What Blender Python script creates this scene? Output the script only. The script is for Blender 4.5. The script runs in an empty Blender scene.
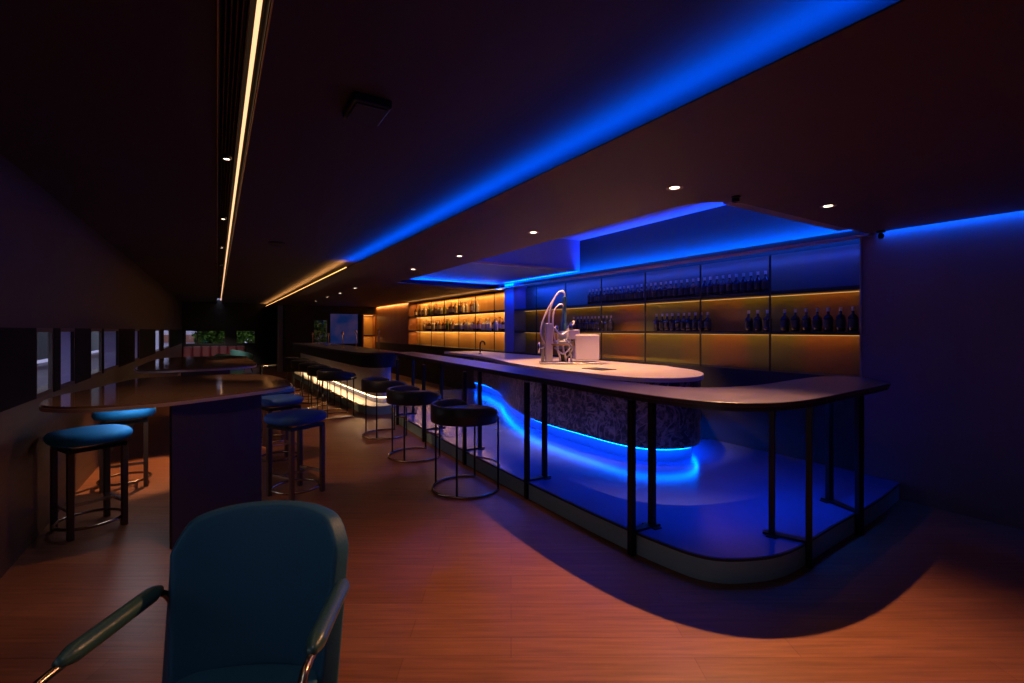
import bpy, bmesh, math, random
from mathutils import Vector, Matrix
random.seed(7)
PI = math.pi
S = bpy.context.scene
COL = S.collection

# ------------------------------------------------------------------ materials
def mat(name, col, rough=.5, metal=0., spec=.5, noise=None, bump=None, coat=0., emit=None, estr=0., alpha=None, trans=0.):
    m = bpy.data.materials.new(name); m.use_nodes = True
    nt = m.node_tree; b = nt.nodes['Principled BSDF']
    b.inputs['Base Color'].default_value = (*col, 1)
    b.inputs['Roughness'].default_value = rough
    b.inputs['Metallic'].default_value = metal
    b.inputs['Specular IOR Level'].default_value = spec
    b.inputs['Coat Weight'].default_value = coat
    b.inputs['Transmission Weight'].default_value = trans
    if emit:
        b.inputs['Emission Color'].default_value = (*emit, 1); b.inputs['Emission Strength'].default_value = estr
    if noise:   # (scale, other colour, lo, hi, stretch)
        tc = nt.nodes.new('ShaderNodeTexCoord'); mp = nt.nodes.new('ShaderNodeMapping')
        mp.inputs['Scale'].default_value = noise[4] if len(noise) > 4 else (1, 1, 1)
        n = nt.nodes.new('ShaderNodeTexNoise'); n.inputs['Scale'].default_value = noise[0]; n.inputs['Detail'].default_value = 6
        r = nt.nodes.new('ShaderNodeValToRGB')
        r.color_ramp.elements[0].position = noise[2]; r.color_ramp.elements[1].position = noise[3]
        r.color_ramp.elements[0].color = (*col, 1); r.color_ramp.elements[1].color = (*noise[1], 1)
        nt.links.new(tc.outputs['Object'], mp.inputs['Vector']); nt.links.new(mp.outputs['Vector'], n.inputs['Vector'])
        nt.links.new(n.outputs['Fac'], r.inputs['Fac']); nt.links.new(r.outputs['Color'], b.inputs['Base Color'])
    if bump:    # (scale, strength)
        tc = nt.nodes.new('ShaderNodeTexCoord')
        n = nt.nodes.new('ShaderNodeTexNoise'); n.inputs['Scale'].default_value = bump[0]; n.inputs['Detail'].default_value = 4
        bp = nt.nodes.new('ShaderNodeBump'); bp.inputs['Strength'].default_value = bump[1]; bp.inputs['Distance'].default_value = .01
        nt.links.new(tc.outputs['Object'], n.inputs['Vector'])
        nt.links.new(n.outputs['Fac'], bp.inputs['Height']); nt.links.new(bp.outputs['Normal'], b.inputs['Normal'])
    return m

def floor_mat():
    m = bpy.data.materials.new('floor_boards'); m.use_nodes = True
    nt = m.node_tree; b = nt.nodes['Principled BSDF']; N = nt.nodes.new; L = nt.links.new
    tc = N('ShaderNodeTexCoord'); mp = N('ShaderNodeMapping'); mp.inputs['Rotation'].default_value = (0, 0, math.radians(32))
    br = N('ShaderNodeTexBrick'); br.inputs['Scale'].default_value = 1.0
    br.inputs['Brick Width'].default_value = 1.3; br.inputs['Row Height'].default_value = .14
    br.inputs['Mortar Size'].default_value = .0022; br.inputs['Mortar Smooth'].default_value = .2; br.offset = .37
    br.inputs['Color1'].default_value = (.27, .105, .05, 1); br.inputs['Color2'].default_value = (.22, .082, .037, 1)
    br.inputs['Mortar'].default_value = (.17, .055, .028, 1)
    mp2 = N('ShaderNodeMapping'); mp2.inputs['Scale'].default_value = (1.2, 22, 1)
    ns = N('ShaderNodeTexNoise'); ns.inputs['Scale'].default_value = 2.2; ns.inputs['Detail'].default_value = 8
    rp = N('ShaderNodeValToRGB'); rp.color_ramp.elements[0].position = .3; rp.color_ramp.elements[1].position = .75
    rp.color_ramp.elements[0].color = (.62, .62, .62, 1); rp.color_ramp.elements[1].color = (1.15, 1.12, 1.1, 1)
    mx = N('ShaderNodeMix'); mx.data_type = 'RGBA'; mx.blend_type = 'MULTIPLY'; mx.inputs['Factor'].default_value = 1
    L(tc.outputs['Object'], mp.inputs[0]); L(mp.outputs[0], br.inputs[0])
    L(mp.outputs[0], mp2.inputs[0]); L(mp2.outputs[0], ns.inputs['Vector']); L(ns.outputs['Fac'], rp.inputs[0])
    L(br.outputs['Color'], mx.inputs['A']); L(rp.outputs[0], mx.inputs['B']); L(mx.outputs['Result'], b.inputs['Base Color'])
    b.inputs['Roughness'].default_value = .4
    bp = N('ShaderNodeBump'); bp.inputs['Strength'].default_value = .25; bp.inputs['Distance'].default_value = .004
    L(ns.outputs['Fac'], bp.inputs['Height']); L(bp.outputs[0], b.inputs['Normal'])
    return m

def marble_mat():
    m = bpy.data.materials.new('veined_stone'); m.use_nodes = True
    nt = m.node_tree; b = nt.nodes['Principled BSDF']; N = nt.nodes.new; L = nt.links.new
    tc = N('ShaderNodeTexCoord')
    n1 = N('ShaderNodeTexNoise'); n1.inputs['Scale'].default_value = 2.6; n1.inputs['Detail'].default_value = 12; n1.inputs['Distortion'].default_value = 2.2
    r1 = N('ShaderNodeValToRGB'); e = r1.color_ramp.elements
    e[0].position = .47; e[0].color = (0, 0, 0, 1); e[1].position = .5; e[1].color = (1, 1, 1, 1)
    x = e.new(.53); x.color = (0, 0, 0, 1)
    n2 = N('ShaderNodeTexNoise'); n2.inputs['Scale'].default_value = 15; n2.inputs['Detail'].default_value = 10; n2.inputs['Distortion'].default_value = 1.2
    r2 = N('ShaderNodeValToRGB'); r2.color_ramp.elements[0].position = .45; r2.color_ramp.elements[1].position = .72
    r2.color_ramp.elements[0].color = (.05, .038, .036, 1); r2.color_ramp.elements[1].color = (.42, .28, .19, 1)
    mx = N('ShaderNodeMix'); mx.data_type = 'RGBA'
    mx.inputs['B'].default_value = (.42, .30, .22, 1)
    L(tc.outputs['Object'], n1.inputs['Vector']); L(tc.outputs['Object'], n2.inputs['Vector'])
    L(n1.outputs['Fac'], r1.inputs[0]); L(n2.outputs['Fac'], r2.inputs[0])
    L(r2.outputs[0], mx.inputs['A']); L(r1.outputs[0], mx.inputs['Factor'])
    L(mx.outputs['Result'], b.inputs['Base Color']); b.inputs['Roughness'].default_value = .3
    return m

def glow(name, col, strength):
    m = bpy.data.materials.new(name); m.use_nodes = True
    nt = m.node_tree; nt.nodes.clear()
    e = nt.nodes.new('ShaderNodeEmission'); o = nt.nodes.new('ShaderNodeOutputMaterial')
    e.inputs[0].default_value = (*col, 1); e.inputs[1].default_value = strength
    nt.links.new(e.outputs[0], o.inputs[0]); return m

def screen_mat():
    m = bpy.data.materials.new('screen_picture'); m.use_nodes = True
    nt = m.node_tree; nt.nodes.clear(); N = nt.nodes.new; L = nt.links.new
    tc = N('ShaderNodeTexCoord'); n = N('ShaderNodeTexNoise'); n.inputs['Scale'].default_value = 1.6
    r = N('ShaderNodeValToRGB'); e = r.color_ramp.elements
    e[0].position = .38; e[0].color = (.02, .06, .30, 1); e[1].position = .62; e[1].color = (.16, .10, .30, 1)
    em = N('ShaderNodeEmission'); em.inputs[1].default_value = .2; o = N('ShaderNodeOutputMaterial')
    L(tc.outputs['Object'], n.inputs['Vector']); L(n.outputs['Fac'], r.inputs[0]); L(r.outputs[0], em.inputs[0]); L(em.outputs[0], o.inputs[0])
    return m

def blind_mat():
    m = bpy.data.materials.new('blind_cloth'); m.use_nodes = True
    nt = m.node_tree; nt.nodes.clear(); N = nt.nodes.new; L = nt.links.new
    d = N('ShaderNodeBsdfDiffuse'); d.inputs[0].default_value = (.35, .33, .6, 1)
    t = N('ShaderNodeBsdfTranslucent'); t.inputs[0].default_value = (.8, .75, 1, 1)
    x = N('ShaderNodeMixShader'); x.inputs[0].default_value = .7; o = N('ShaderNodeOutputMaterial')
    L(d.outputs[0], x.inputs[1]); L(t.outputs[0], x.inputs[2]); L(x.outputs[0], o.inputs[0]); return m

def glass_mat(name, tint=(1, 1, 1), k=.08):
    m = bpy.data.materials.new(name); m.use_nodes = True
    nt = m.node_tree; nt.nodes.clear(); N = nt.nodes.new; L = nt.links.new
    t = N('ShaderNodeBsdfTransparent'); t.inputs[0].default_value = (*tint, 1)
    g = N('ShaderNodeBsdfGlossy'); g.inputs[1].default_value = .03
    x = N('ShaderNodeMixShader'); x.inputs[0].default_value = k; o = N('ShaderNodeOutputMaterial')
    L(t.outputs[0], x.inputs[1]); L(g.outputs[0], x.inputs[2]); L(x.outputs[0], o.inputs[0]); return m

def panel_mat(name, c1, c2, rough=.38):
    return mat(name, c1, rough, .35, noise=(.9, c2, .42, .58, (1, 1.1, .15)))

M = dict(
    floor=floor_mat(), marble=marble_mat(),
    ceil=mat('ceiling_paint', (.045, .028, .036), .75, bump=(3, .05)),
    soffit=mat('soffit_paint', (.085, .046, .036), .6, bump=(3, .04)),
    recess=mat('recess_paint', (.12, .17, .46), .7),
    wall_r=mat('wall_plaster', (.15, .10, .12), .55, noise=(1.4, (.18, .12, .145), .35, .65), bump=(5, .08)),
    wall_l=mat('wall_timber', (.085, .036, .015), .5, noise=(3, (.06, .024, .010), .35, .65, (8, .5, 8))),
    bulk=mat('bulkhead_paint', (.045, .02, .018), .7),
    dark=mat('dark_paint', (.018, .017, .02), .6),
    black=mat('black_metal', (.012, .012, .014), .38, .5),
    counter=mat('counter_stone', (.038, .030, .048), .4, noise=(5, (.055, .042, .06), .4, .62)),
    counter_edge=mat('counter_edge', (.03, .026, .03), .4),
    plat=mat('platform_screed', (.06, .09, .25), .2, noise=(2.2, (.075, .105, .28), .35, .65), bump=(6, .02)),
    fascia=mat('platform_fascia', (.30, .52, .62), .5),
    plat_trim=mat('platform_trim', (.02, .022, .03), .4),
    itop=mat('island_stone', (.78, .64, .46), .35, noise=(6, (.72, .54, .44), .35, .7)),
    toe2=mat('far_platform_screed', (.42, .40, .38), .35),
    toe=mat('toe_kick', (.16, .17, .3), .4),
    bar2=mat('bar_cladding', (.62, .60, .66), .4),
    table=mat('table_lacquer', (.13, .08, .06), .08, noise=(2.5, (.18, .11, .08), .35, .65, (1, 5, 1))),
    table_rim=mat('table_rim', (.6, .48, .45), .3, .6),
    panel=mat('table_panel', (.022, .018, .05), .5),
    velvet=mat('blue_velvet', (.006, .30, .72), .75, bump=(300, .15)),
    navy=mat('navy_velvet', (.015, .09, .42), .7, bump=(300, .15)),
    wood=mat('stool_wood', (.10, .045, .025), .45),
    chrome=mat('chrome', (.75, .73, .72), .2, 1.),
    bronze=mat('bronze_tube', (.40, .30, .22), .25, 1.),
    leather=mat('teal_leather', (.018, .085, .15), .5, spec=.3, bump=(120, .12)),
    leather_arm=mat('arm_leather', (.03, .075, .07), .33, bump=(120, .1), coat=.2),
    blackl=mat('black_leather', (.012, .014, .022), .4, bump=(120, .1)),
    shelf=mat('shelf_metal', (.02, .018, .018), .4, .3),
    header=mat('header_metal', (.34, .24, .22), .4, .4),
    amber=panel_mat('amber_panel', (.42, .19, .05), (.22, .22, .05)),
    warmp=panel_mat('gold_panel', (.62, .36, .10), (.50, .26, .07)),
    bluep=panel_mat('grey_panel', (.09, .085, .11), (.13, .11, .10)),
    woodp=mat('wood_panelling', (.33, .12, .035), .45, noise=(2.5, (.24, .08, .025), .35, .65, (1, 6, .5))),
    bot=mat('bottle_glass', (.012, .012, .03), .12, 0, coat=.3),
    cap=mat('bottle_foil', (.7, .62, .6), .35, .7),
    blabel=mat('bottle_label', (.012, .008, .018), .5),
    bclear=mat('clear_bottle', (.85, .75, .55), .12, 0, coat=.3),
    bamber=mat('amber_bottle', (.40, .16, .03), .15, 0),
    bgreen=mat('green_bottle', (.10, .16, .04), .15, 0),
    bdark=mat('brown_bottle', (.09, .035, .012), .15, 0),
    white=mat('white_enamel', (.80, .68, .62), .35),
    steel=mat('brushed_steel', (.62, .58, .55), .3, .9),
    hose=mat('pale_hose', (.85, .70, .66), .4),
    tealm=mat('teal_cover', (.05, .14, .15), .4),
    brass=mat('brass', (.75, .5, .2), .3, .9),
    sofa=mat('burgundy_leather', (.22, .04, .06), .5),
    tealf=mat('teal_fabric', (.10, .30, .30), .8),
    leaf=mat('leaf', (.05, .13, .02), 1., 0, 0, noise=(6, (.16, .26, .04), .4, .65)),
    bark=mat('bark', (.08, .05, .03), .9),
    facade=mat('facade_render', (.72, .68, .86), .8), fdark=mat('dark_facade', (.02, .022, .03), .9),
    fbrick=mat('facade_brick', (.38, .16, .11), .8),
    ground=mat('pavement', (.3, .3, .3), .9),
    frame=mat('window_frame', (.05, .02, .025), .5),
    glass=glass_mat('window_glass'), blind=blind_mat(),
    screen=screen_mat(),
    ledw=glow('warm_led', (1, .53, .26), 1.6),
    leda=glow('amber_led', (1, .5, .14), 2.6),
    ledw2=glow('warm_led_bar', (1, .60, .28), 14.0),
    ledshelf=glow('shelf_led', (1, .48, .12), 2.5),
    leddim=glow('dim_shelf_led', (1, .48, .12), .7),
    ledb=glow('blue_led', (.0, .10, 1), 42.0),
    lens=glow('lamp_lens', (1, .72, .5), 9.0),
)

# ------------------------------------------------------------------ geometry
def link(name, me, m=None, parent=None, smooth=False, angle=None):
    o = bpy.data.objects.new(name, me); COL.objects.link(o)
    if m is not None:
        me.materials.append(m)
    if parent: o.parent = parent
    if smooth:
        for p in me.polygons: p.use_smooth = True
    if angle:
        for p in me.polygons: p.use_smooth = True
        try: me.set_sharp_from_angle(angle=math.radians(angle))
        except Exception: pass
    return o

def done(bm, name, m, parent=None, bevel=0, seg=2, smooth=False, angle=None, subd=0):
    bmesh.ops.recalc_face_normals(bm, faces=bm.faces)
    me = bpy.data.meshes.new(name); bm.to_mesh(me); bm.free()
    o = link(name, me, m, parent, smooth, angle)
    if bevel:
        b = o.modifiers.new('b', 'BEVEL'); b.width = bevel; b.segments = seg; b.limit_method = 'ANGLE'
    if subd:
        s = o.modifiers.new('s', 'SUBSURF'); s.levels = s.render_levels = subd
    return o

def abox(bm, x0, x1, y0, y1, z0, z1, rot=0, org=(0, 0)):
    vs = []
    for z in (z0, z1):
        for x, y in ((x0, y0), (x1, y0), (x1, y1), (x0, y1)):
            if rot:
                c, s = math.cos(rot), math.sin(rot)
                x, y = c*x - s*y, s*x + c*y
            vs.append(bm.verts.new((x+org[0], y+org[1], z)))
    for f in ((3, 2, 1, 0), (4, 5, 6, 7), (0, 1, 5, 4), (1, 2, 6, 5), (2, 3, 7, 6), (3, 0, 4, 7)):
        bm.faces.new([vs[i] for i in f])

def box(name, m, x0, x1, y0, y1, z0, z1, parent=None, bevel=0, rot=0, org=(0, 0)):
    bm = bmesh.new(); abox(bm, x0, x1, y0, y1, z0, z1, rot, org)
    return done(bm, name, m, parent, bevel)

def smooth_closed(pts, n=6):
    out = []; k = len(pts)
    for i in range(k):
        p0, p1, p2, p3 = [Vector(pts[(i+j-1) % k]) for j in range(4)]
        for s in range(n):
            t = s/n
            out.append(.5*((2*p1) + (-p0+p2)*t + (2*p0-5*p1+4*p2-p3)*t*t + (-p0+3*p1-3*p2+p3)*t**3))
    return out

def smooth_open(pts, n=8):
    P = [Vector(p) for p in pts]; P = [2*P[0]-P[1]] + P + [2*P[-1]-P[-2]]
    out = []
    for i in range(1, len(P)-2):
        p0, p1, p2, p3 = P[i-1:i+3]
        for s in range(n):
            t = s/n
            out.append(.5*((2*p1) + (-p0+p2)*t + (2*p0-5*p1+4*p2-p3)*t*t + (-p0+3*p1-3*p2+p3)*t**3))
    out.append(P[-2]); return out

def prism(bm, pts, z0, z1):
    a = [bm.verts.new((p[0], p[1], z0)) for p in pts]; b = [bm.verts.new((p[0], p[1], z1)) for p in pts]
    bm.faces.new(a[::-1]); bm.faces.new(b)
    n = len(pts)
    for i in range(n):
        j = (i+1) % n; bm.faces.new((a[i], a[j], b[j], b[i]))

def slab(name, m, pts, z0, z1, parent=None, bevel=0, angle=40):
    bm = bmesh.new(); prism(bm, pts, z0, z1)
    return done(bm, name, m, parent, bevel, angle=angle)

def holed(name, m, outer, hole, z0, z1, parent=None):
    cu = bpy.data.curves.new(name, 'CURVE'); cu.dimensions = '2D'; cu.fill_mode = 'BOTH'; cu.extrude = (z1-z0)/2
    for pts in (outer, hole):
        sp = cu.splines.new('POLY'); sp.points.add(len(pts)-1); sp.use_cyclic_u = True
        for i, p in enumerate(pts): sp.points[i].co = (p[0], p[1], 0, 1)
    t = bpy.data.objects.new('tmp', cu); COL.objects.link(t)
    dg = bpy.context.evaluated_depsgraph_get(); me = bpy.data.meshes.new_from_object(t.evaluated_get(dg))
    COL.objects.unlink(t); bpy.data.objects.remove(t)
    me.transform(Matrix.Translation((0, 0, (z0+z1)/2)))
    me.materials.clear()
    return link(name, me, m, parent)

def wallband(bm, pts, z0, z1, th, closed=False):
    """an upright band of thickness th along pts (offset to the left of travel)"""
    n = len(pts); off = []
    for i in range(n):
        a = pts[(i-1) % n] if (closed or i > 0) else pts[i]; b = pts[(i+1) % n] if (closed or i < n-1) else pts[i]
        d = Vector((b[0]-a[0], b[1]-a[1])).normalized(); off.append((pts[i][0]-d.y*th, pts[i][1]+d.x*th))
    rows = [[bm.verts.new((p[0], p[1], z)) for p in q] for q, z in ((pts, z0), (off, z0), (off, z1), (pts, z1))]
    m = n if closed else n-1
    for r in range(4):
        A, B = rows[r], rows[(r+1) % 4]
        for i in range(m):
            j = (i+1) % n; bm.faces.new((A[i], A[j], B[j], B[i]))
    if not closed:
        for i in (0, n-1): bm.faces.new([rows[r][i] for r in range(4)])

def offset(pts, d, closed=True):
    n = len(pts); o = []
    for i in range(n):
        a = pts[(i-1) % n] if (closed or i > 0) else pts[i]; b = pts[(i+1) % n] if (closed or i < n-1) else pts[i]
        t = Vector((b[0]-a[0], b[1]-a[1])).normalized(); o.append((pts[i][0]-t.y*d, pts[i][1]+t.x*d))
    return o

def tube(bm, pts, r, seg=10, closed=False, caps=True, radii=None):
    P = [Vector(p) for p in pts]; n = len(P); rings = []
    up = Vector((0, 0, 1)); prev = None
    for i in range(n):
        a = P[(i-1) % n] if (closed or i > 0) else P[i]; b = P[(i+1) % n] if (closed or i < n-1) else P[i]
        t = (b-a).normalized()
        if prev is None:
            x = t.cross(up if abs(t.z) < .95 else Vector((1, 0, 0))).normalized()
        else:
            x = (prev - t*prev.dot(t)).normalized()
        prev = x; y = t.cross(x)
        rr = radii[i] if radii else r
        rings.append([bm.verts.new(P[i] + rr*(math.cos(2*PI*k/seg)*x + math.sin(2*PI*k/seg)*y)) for k in range(seg)])
    for i in range(n if closed else n-1):
        A, B = rings[i], rings[(i+1) % n]
        for k in range(seg): bm.faces.new((A[k], A[(k+1) % seg], B[(k+1) % seg], B[k]))
    if caps and not closed:
        bm.faces.new(rings[0][::-1]); bm.faces.new(rings[-1])

def tubeo(name, m, pts, r, parent=None, **k):
    bm = bmesh.new(); tube(bm, pts, r, **k); return done(bm, name, m, parent, smooth=True)

def lathe(bm, prof, seg=20, cx=0, cy=0, sx=1, sy=1):
    rings = []
    for r, z in prof:
        if r < 1e-5: rings.append([bm.verts.new((cx, cy, z))])
        else: rings.append([bm.verts.new((cx+sx*r*math.cos(2*PI*k/seg), cy+sy*r*math.sin(2*PI*k/seg), z)) for k in range(seg)])
    for A, B in zip(rings, rings[1:]):
        for k in range(seg):
            q = (k+1) % seg
            if len(A) == 1 and len(B) > 1: bm.faces.new((A[0], B[k], B[q]))
            elif len(B) == 1 and len(A) > 1: bm.faces.new((A[k], A[q], B[0]))
            elif len(A) > 1: bm.faces.new((A[k], A[q], B[q], B[k]))

def lath(name, m, prof, parent=None, seg=20, angle=50, **k):
    bm = bmesh.new(); lathe(bm, prof, seg, **k); return done(bm, name, m, parent, angle=angle)

def tag(o, label, cat, group=None, kind=None):
    o['label'] = label; o['category'] = cat
    if group: o['group'] = group
    if kind: o['kind'] = kind
    return o
def thing(name, label, cat, loc=(0, 0, 0), rz=0, group=None):
    o = bpy.data.objects.new(name, None); COL.objects.link(o); o.location = loc; o.rotation_euler = (0, 0, rz)
    o.empty_display_size = .1
    return tag(o, label, cat, group)
def struct(o, label=None):
    o['kind'] = 'structure'
    if label: o['label'] = label
    o['category'] = 'structure'
    return o
def copytree(o, parent=None):
    c = o.copy(); COL.objects.link(c)
    if parent: c.parent = parent
    for ch in [x for x in COL.objects if x.parent == o]: copytree(ch, c)
    return c
def dup(o, loc, rz, label, group=None):
    c = copytree(o); c.location = loc; c.rotation_euler = (0, 0, rz); c['label'] = label
    if group: c['group'] = group
    return c

def area(name, loc, rot, sx, sy, col, power, spread=180):
    l = bpy.data.lights.new(name, 'AREA'); l.shape = 'RECTANGLE'; l.size = sx; l.size_y = sy
    l.color = col; l.energy = power; l.spread = math.radians(spread)
    o = bpy.data.objects.new(name, l); COL.objects.link(o); o.location = loc; o.rotation_euler = rot; return o
def spot(name, loc, aim, ang, col, power, blend=.4, rad=.02):
    l = bpy.data.lights.new(name, 'SPOT'); l.spot_size = math.radians(ang); l.spot_blend = blend
    l.color = col; l.energy = power; l.shadow_soft_size = rad
    o = bpy.data.objects.new(name, l); COL.objects.link(o); o.location = loc
    o.rotation_euler = (Vector(aim)-Vector(loc)).to_track_quat('-Z', 'Y').to_euler(); return o
def strip_y(name, x, z, y0, y1, w, dirv, col, power, spread=180):
    """a long area light along Y whose light leaves along dirv (x,z)"""
    l = bpy.data.lights.new(name, 'AREA'); l.shape = 'RECTANGLE'; l.size = w; l.size_y = y1-y0
    l.color = col; l.energy = power; l.spread = math.radians(spread)
    o = bpy.data.objects.new(name, l); COL.objects.link(o); o.location = (x, (y0+y1)/2, z)
    d = Vector((dirv[0], 0, dirv[1])).normalized(); Y = Vector((0, 1, 0)); Z = -d; X = Y.cross(Z)
    o.rotation_euler = Matrix((X, Y, Z)).transposed().to_euler(); return o

BLUE = (.0, .085, 1.0); WARM = (1, .55, .26); AMB = (1, .50, .14)
XL, XR, YB, YE = -1.08, 5.05, -3.0, 21.0
ZC, ZL = 2.5, 2.33

# ------------------------------------------------------------------ room
struct(box('floor', M['floor'], XL-.2, XR+.5, YB-.2, YE+.2, -.1, 0), 'red-brown boarded floor running the length of the room')
struct(box('wall_behind', M['dark'], XL-.2, XR+.5, YB-.2, YB, 0, 2.7))
struct(box('wall_right', M['wall_r'], XR-.05, XR+.5, YB, 1.955, 0, 2.5), 'dark plaster wall right of the bottle shelves')
bm = bmesh.new()
abox(bm, XR, XR+.5, 1.956, 18.0, 0, 1.02); abox(bm, XR+.3, XR+.5, 1.956, 14.1, 1.02, 2.7); abox(bm, XR, XR+.3, 1.956, 8.5, 2.40, 3.0)
abox(bm, XR, XR+.3, 8.5, 14.1, 2.33, 2.7)
struct(done(bm, 'wall_back', M['dark']), 'dark wall behind the bar')
struct(box('wall_panelling', M['woodp'], XR, XR+.5, 14.1, 18.0, 1.02, 2.7), 'reddish wood panelled wall past the lit shelves')
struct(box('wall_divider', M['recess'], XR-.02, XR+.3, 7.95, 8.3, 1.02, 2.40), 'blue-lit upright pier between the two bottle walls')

# left wall with window band
bm = bmesh.new()
abox(bm, XL-.2, XL, YB, YE, 0, .98)
struct(done(bm, 'wall_left', M['wall_l']), 'dark timber wall under the side windows')
struct(box('wall_bulkhead', M['bulk'], XL-.2, XL, YB, YE, 1.48, 2.6), 'reddish bulkhead above the side windows')
wins = [(-.6, 1.5, 0), (4.6, 5.02, 0), (5.2, 5.68, 1), (6.3, 6.86, 0), (6.95, 7.9, 1), (9.3, 9.85, 1), (12.2, 13.2, 0), (14.0, 15.7, 0)]  # first entry is an added, unseen window that lets sky light onto the armchair
edges = [YB] + [v for w in wins for v in w[:2]] + [YE]
bm = bmesh.new()
for i in range(0, len(edges), 2): abox(bm, XL-.03, XL, edges[i], edges[i+1], .98, 1.48)
M['pier'] = mat('pier_paint', (.006, .006, .008), .8, spec=.1)
struct(done(bm, 'wall_piers', M['pier']), 'black piers between the side windows')
wn = 0
def window(axis, a0, a1, z0, z1, p, mull=None, dp=.03):
    """axis 'x': the window lies in the plane x=p, spans y a0..a1; 'y': in the plane y=p"""
    global wn; wn += 1
    w = bpy.data.objects.new('window_%d' % wn, None); COL.objects.link(w); w['kind'] = 'structure'; w['category'] = 'window'
    w.location = (p, (a0+a1)/2, z0) if axis == 'x' else ((a0+a1)/2, p, z0)
    h = (a1-a0)/2; H = z1-z0; t = .03
    def B(bm, u0, u1, d0, d1, zz0, zz1):
        if axis == 'x': abox(bm, d0, d1, u0, u1, zz0, zz1)
        else: abox(bm, u0, u1, d0, d1, zz0, zz1)
    bm = bmesh.new()
    B(bm, -h, -h+t, -dp, dp, 0, H); B(bm, h-t, h, -dp, dp, 0, H); B(bm, -h+t, h-t, -dp, dp, 0, t); B(bm, -h+t, h-t, -dp, dp, H-t, H)
    if mull is not None: B(bm, mull-.02, mull+.02, -dp, dp, t, H-t)
    done(bm, 'window_frame', M['frame'], w)
    bm = bmesh.new(); B(bm, -h+t, h-t, -.004, .004, t, H-t); done(bm, 'pane', M['glass'], w)
    return w
names = ['added unseen wide', 'first and nearest', 'second', 'third', 'fourth', 'fifth', 'sixth', 'seventh']
for i, (a, b, bl) in enumerate(wins):
    w = window('x', a, b, .98, 1.48, XL-.016, None, .012); w['label'] = '%s window from the near end of the side wall' % names[i]
    if bl:
        tag(box('roller_blind', M['blind'], XL-.036, XL-.032, a-.04, b+.1, .985, 1.5),
            'pale lavender blind drawn over the %s side window' % names[i], 'blind')

# end walls
bm = bmesh.new()
abox(bm, XL, 2.0, YE, YE+.2, 0, .93); abox(bm, XL, 2.0, YE, YE+.2, 1.46, 2.6); abox(bm, XL-.2, -1.0+.0, YE, YE+.2, .93, 1.46)
abox(bm, .28, .62, YE, YE+.2, .93, 1.46); abox(bm, 1.28, 2.0, YE, YE+.2, .93, 1.46)
struct(done(bm, 'wall_end', M['dark']), 'black wall at the far end of the lounge')
w = window('y', -1.0, .28, .93, 1.46, YE+.1, -.25); w['label'] = 'wide window above the burgundy sofa'
w = window('y', .62, 1.28, .93, 1.46, YE+.1); w['label'] = 'small dim window beside the wide one over the sofa'
bm = bmesh.new()
abox(bm, 2.0, 2.2, 18.0, YE+.2, 0, 2.6); abox(bm, 2.2, 2.92, 18, 18.2, 0, 2.5); abox(bm, 2.92, 3.42, 18, 18.2, 0, .88); abox(bm, 2.92, 3.42, 18, 18.2, 1.84, 2.5)
abox(bm, 3.42, XR+.5, 18, 18.2, 0, 2.5)
struct(done(bm, 'wall_bar_end', M['dark']), 'black wall behind the far bar')
w = window('y', 2.92, 3.42, .88, 1.84, 18.1); w['label'] = 'narrow upright window behind the far bar'
M['col'] = mat('column_paint', (.32, .32, .5), .5)
struct(box('wall_column', M['col'], 1.80, 1.96, 18.25, 18.42, 0, ZL), 'slim bluish column where the bar area meets the lounge')

# upper ceiling with the long slot
struct(box('ceiling_left', M['ceil'], XL, 0.0, YB, YE, ZC, 2.62), 'dark ceiling on the window side of the lit slot')
struct(box('ceiling_middle', M['ceil'], .15, 2.0, YB, YE, ZC, 2.62), 'dark ceiling between the lit slot and the blue cove')
# lower ceiling with the rounded recess
hole = []
for cx, cy, a0 in ((3.08, 2.24, PI),):
    for k in range(13):
        a = a0 + k/12*PI/2; hole.append((cx+.36*math.cos(a), cy+.36*math.sin(a)))
hole += [(4.95, 1.88), (4.95, 8.75), (2.78, 8.35)]
holed('ceiling_lower', M['soffit'], [(1.53, YB), (4.95, YB), (4.95, 1.84), (XR+.02, 1.84), (XR+.02, 18.0), (2.0, 18.0), (2.0, YE), (1.53, YE)], hole, ZL, ZL+.006)
struct(bpy.data.objects['ceiling_lower'], 'lower brown ceiling over the bar with a rounded opening')
struct(box('ceiling_cove_back', M['soffit'], 2.0, 2.04, YB, 18.0, ZL+.04, 2.62))
bm = bmesh.new()   # shell above the opening
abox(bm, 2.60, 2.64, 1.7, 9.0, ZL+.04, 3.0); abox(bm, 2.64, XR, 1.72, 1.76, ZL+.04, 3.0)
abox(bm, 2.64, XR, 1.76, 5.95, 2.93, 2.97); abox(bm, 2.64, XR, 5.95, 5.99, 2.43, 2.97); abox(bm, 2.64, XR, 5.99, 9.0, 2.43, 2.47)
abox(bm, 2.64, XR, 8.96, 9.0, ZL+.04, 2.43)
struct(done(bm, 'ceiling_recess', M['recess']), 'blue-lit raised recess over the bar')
struct(box('trim_1', M['header'], 2.64, XR-.12, 5.92, 5.95, 2.415, 2.45), 'pale lip across the far side of the raised recess')
struct(box('trim_2', M['header'], 3.15, XR-.12, 1.98, 2.10, 2.39, 2.42), 'pale lip across the near side of the raised recess')
struct(box('trim_3', M['header'], 4.93, 5.06, 1.86, 8.5, 2.312, ZL-.001), 'brownish header strip above the bottle shelves')
struct(box('trim_4', M['header'], XR-.062, XR-.05, 1.94, 1.955, .16, 2.31), 'thin pale strip on the corner of the plaster wall')
struct(box('ceiling_lid', M['dark'], 2.04, XR+.5, YB, 18.2, 3.05, 3.1))
struct(box('ceiling_near_lid', M['dark'], 2.04, XR+.5, YB, 1.7, 2.5, 2.55))

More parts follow.
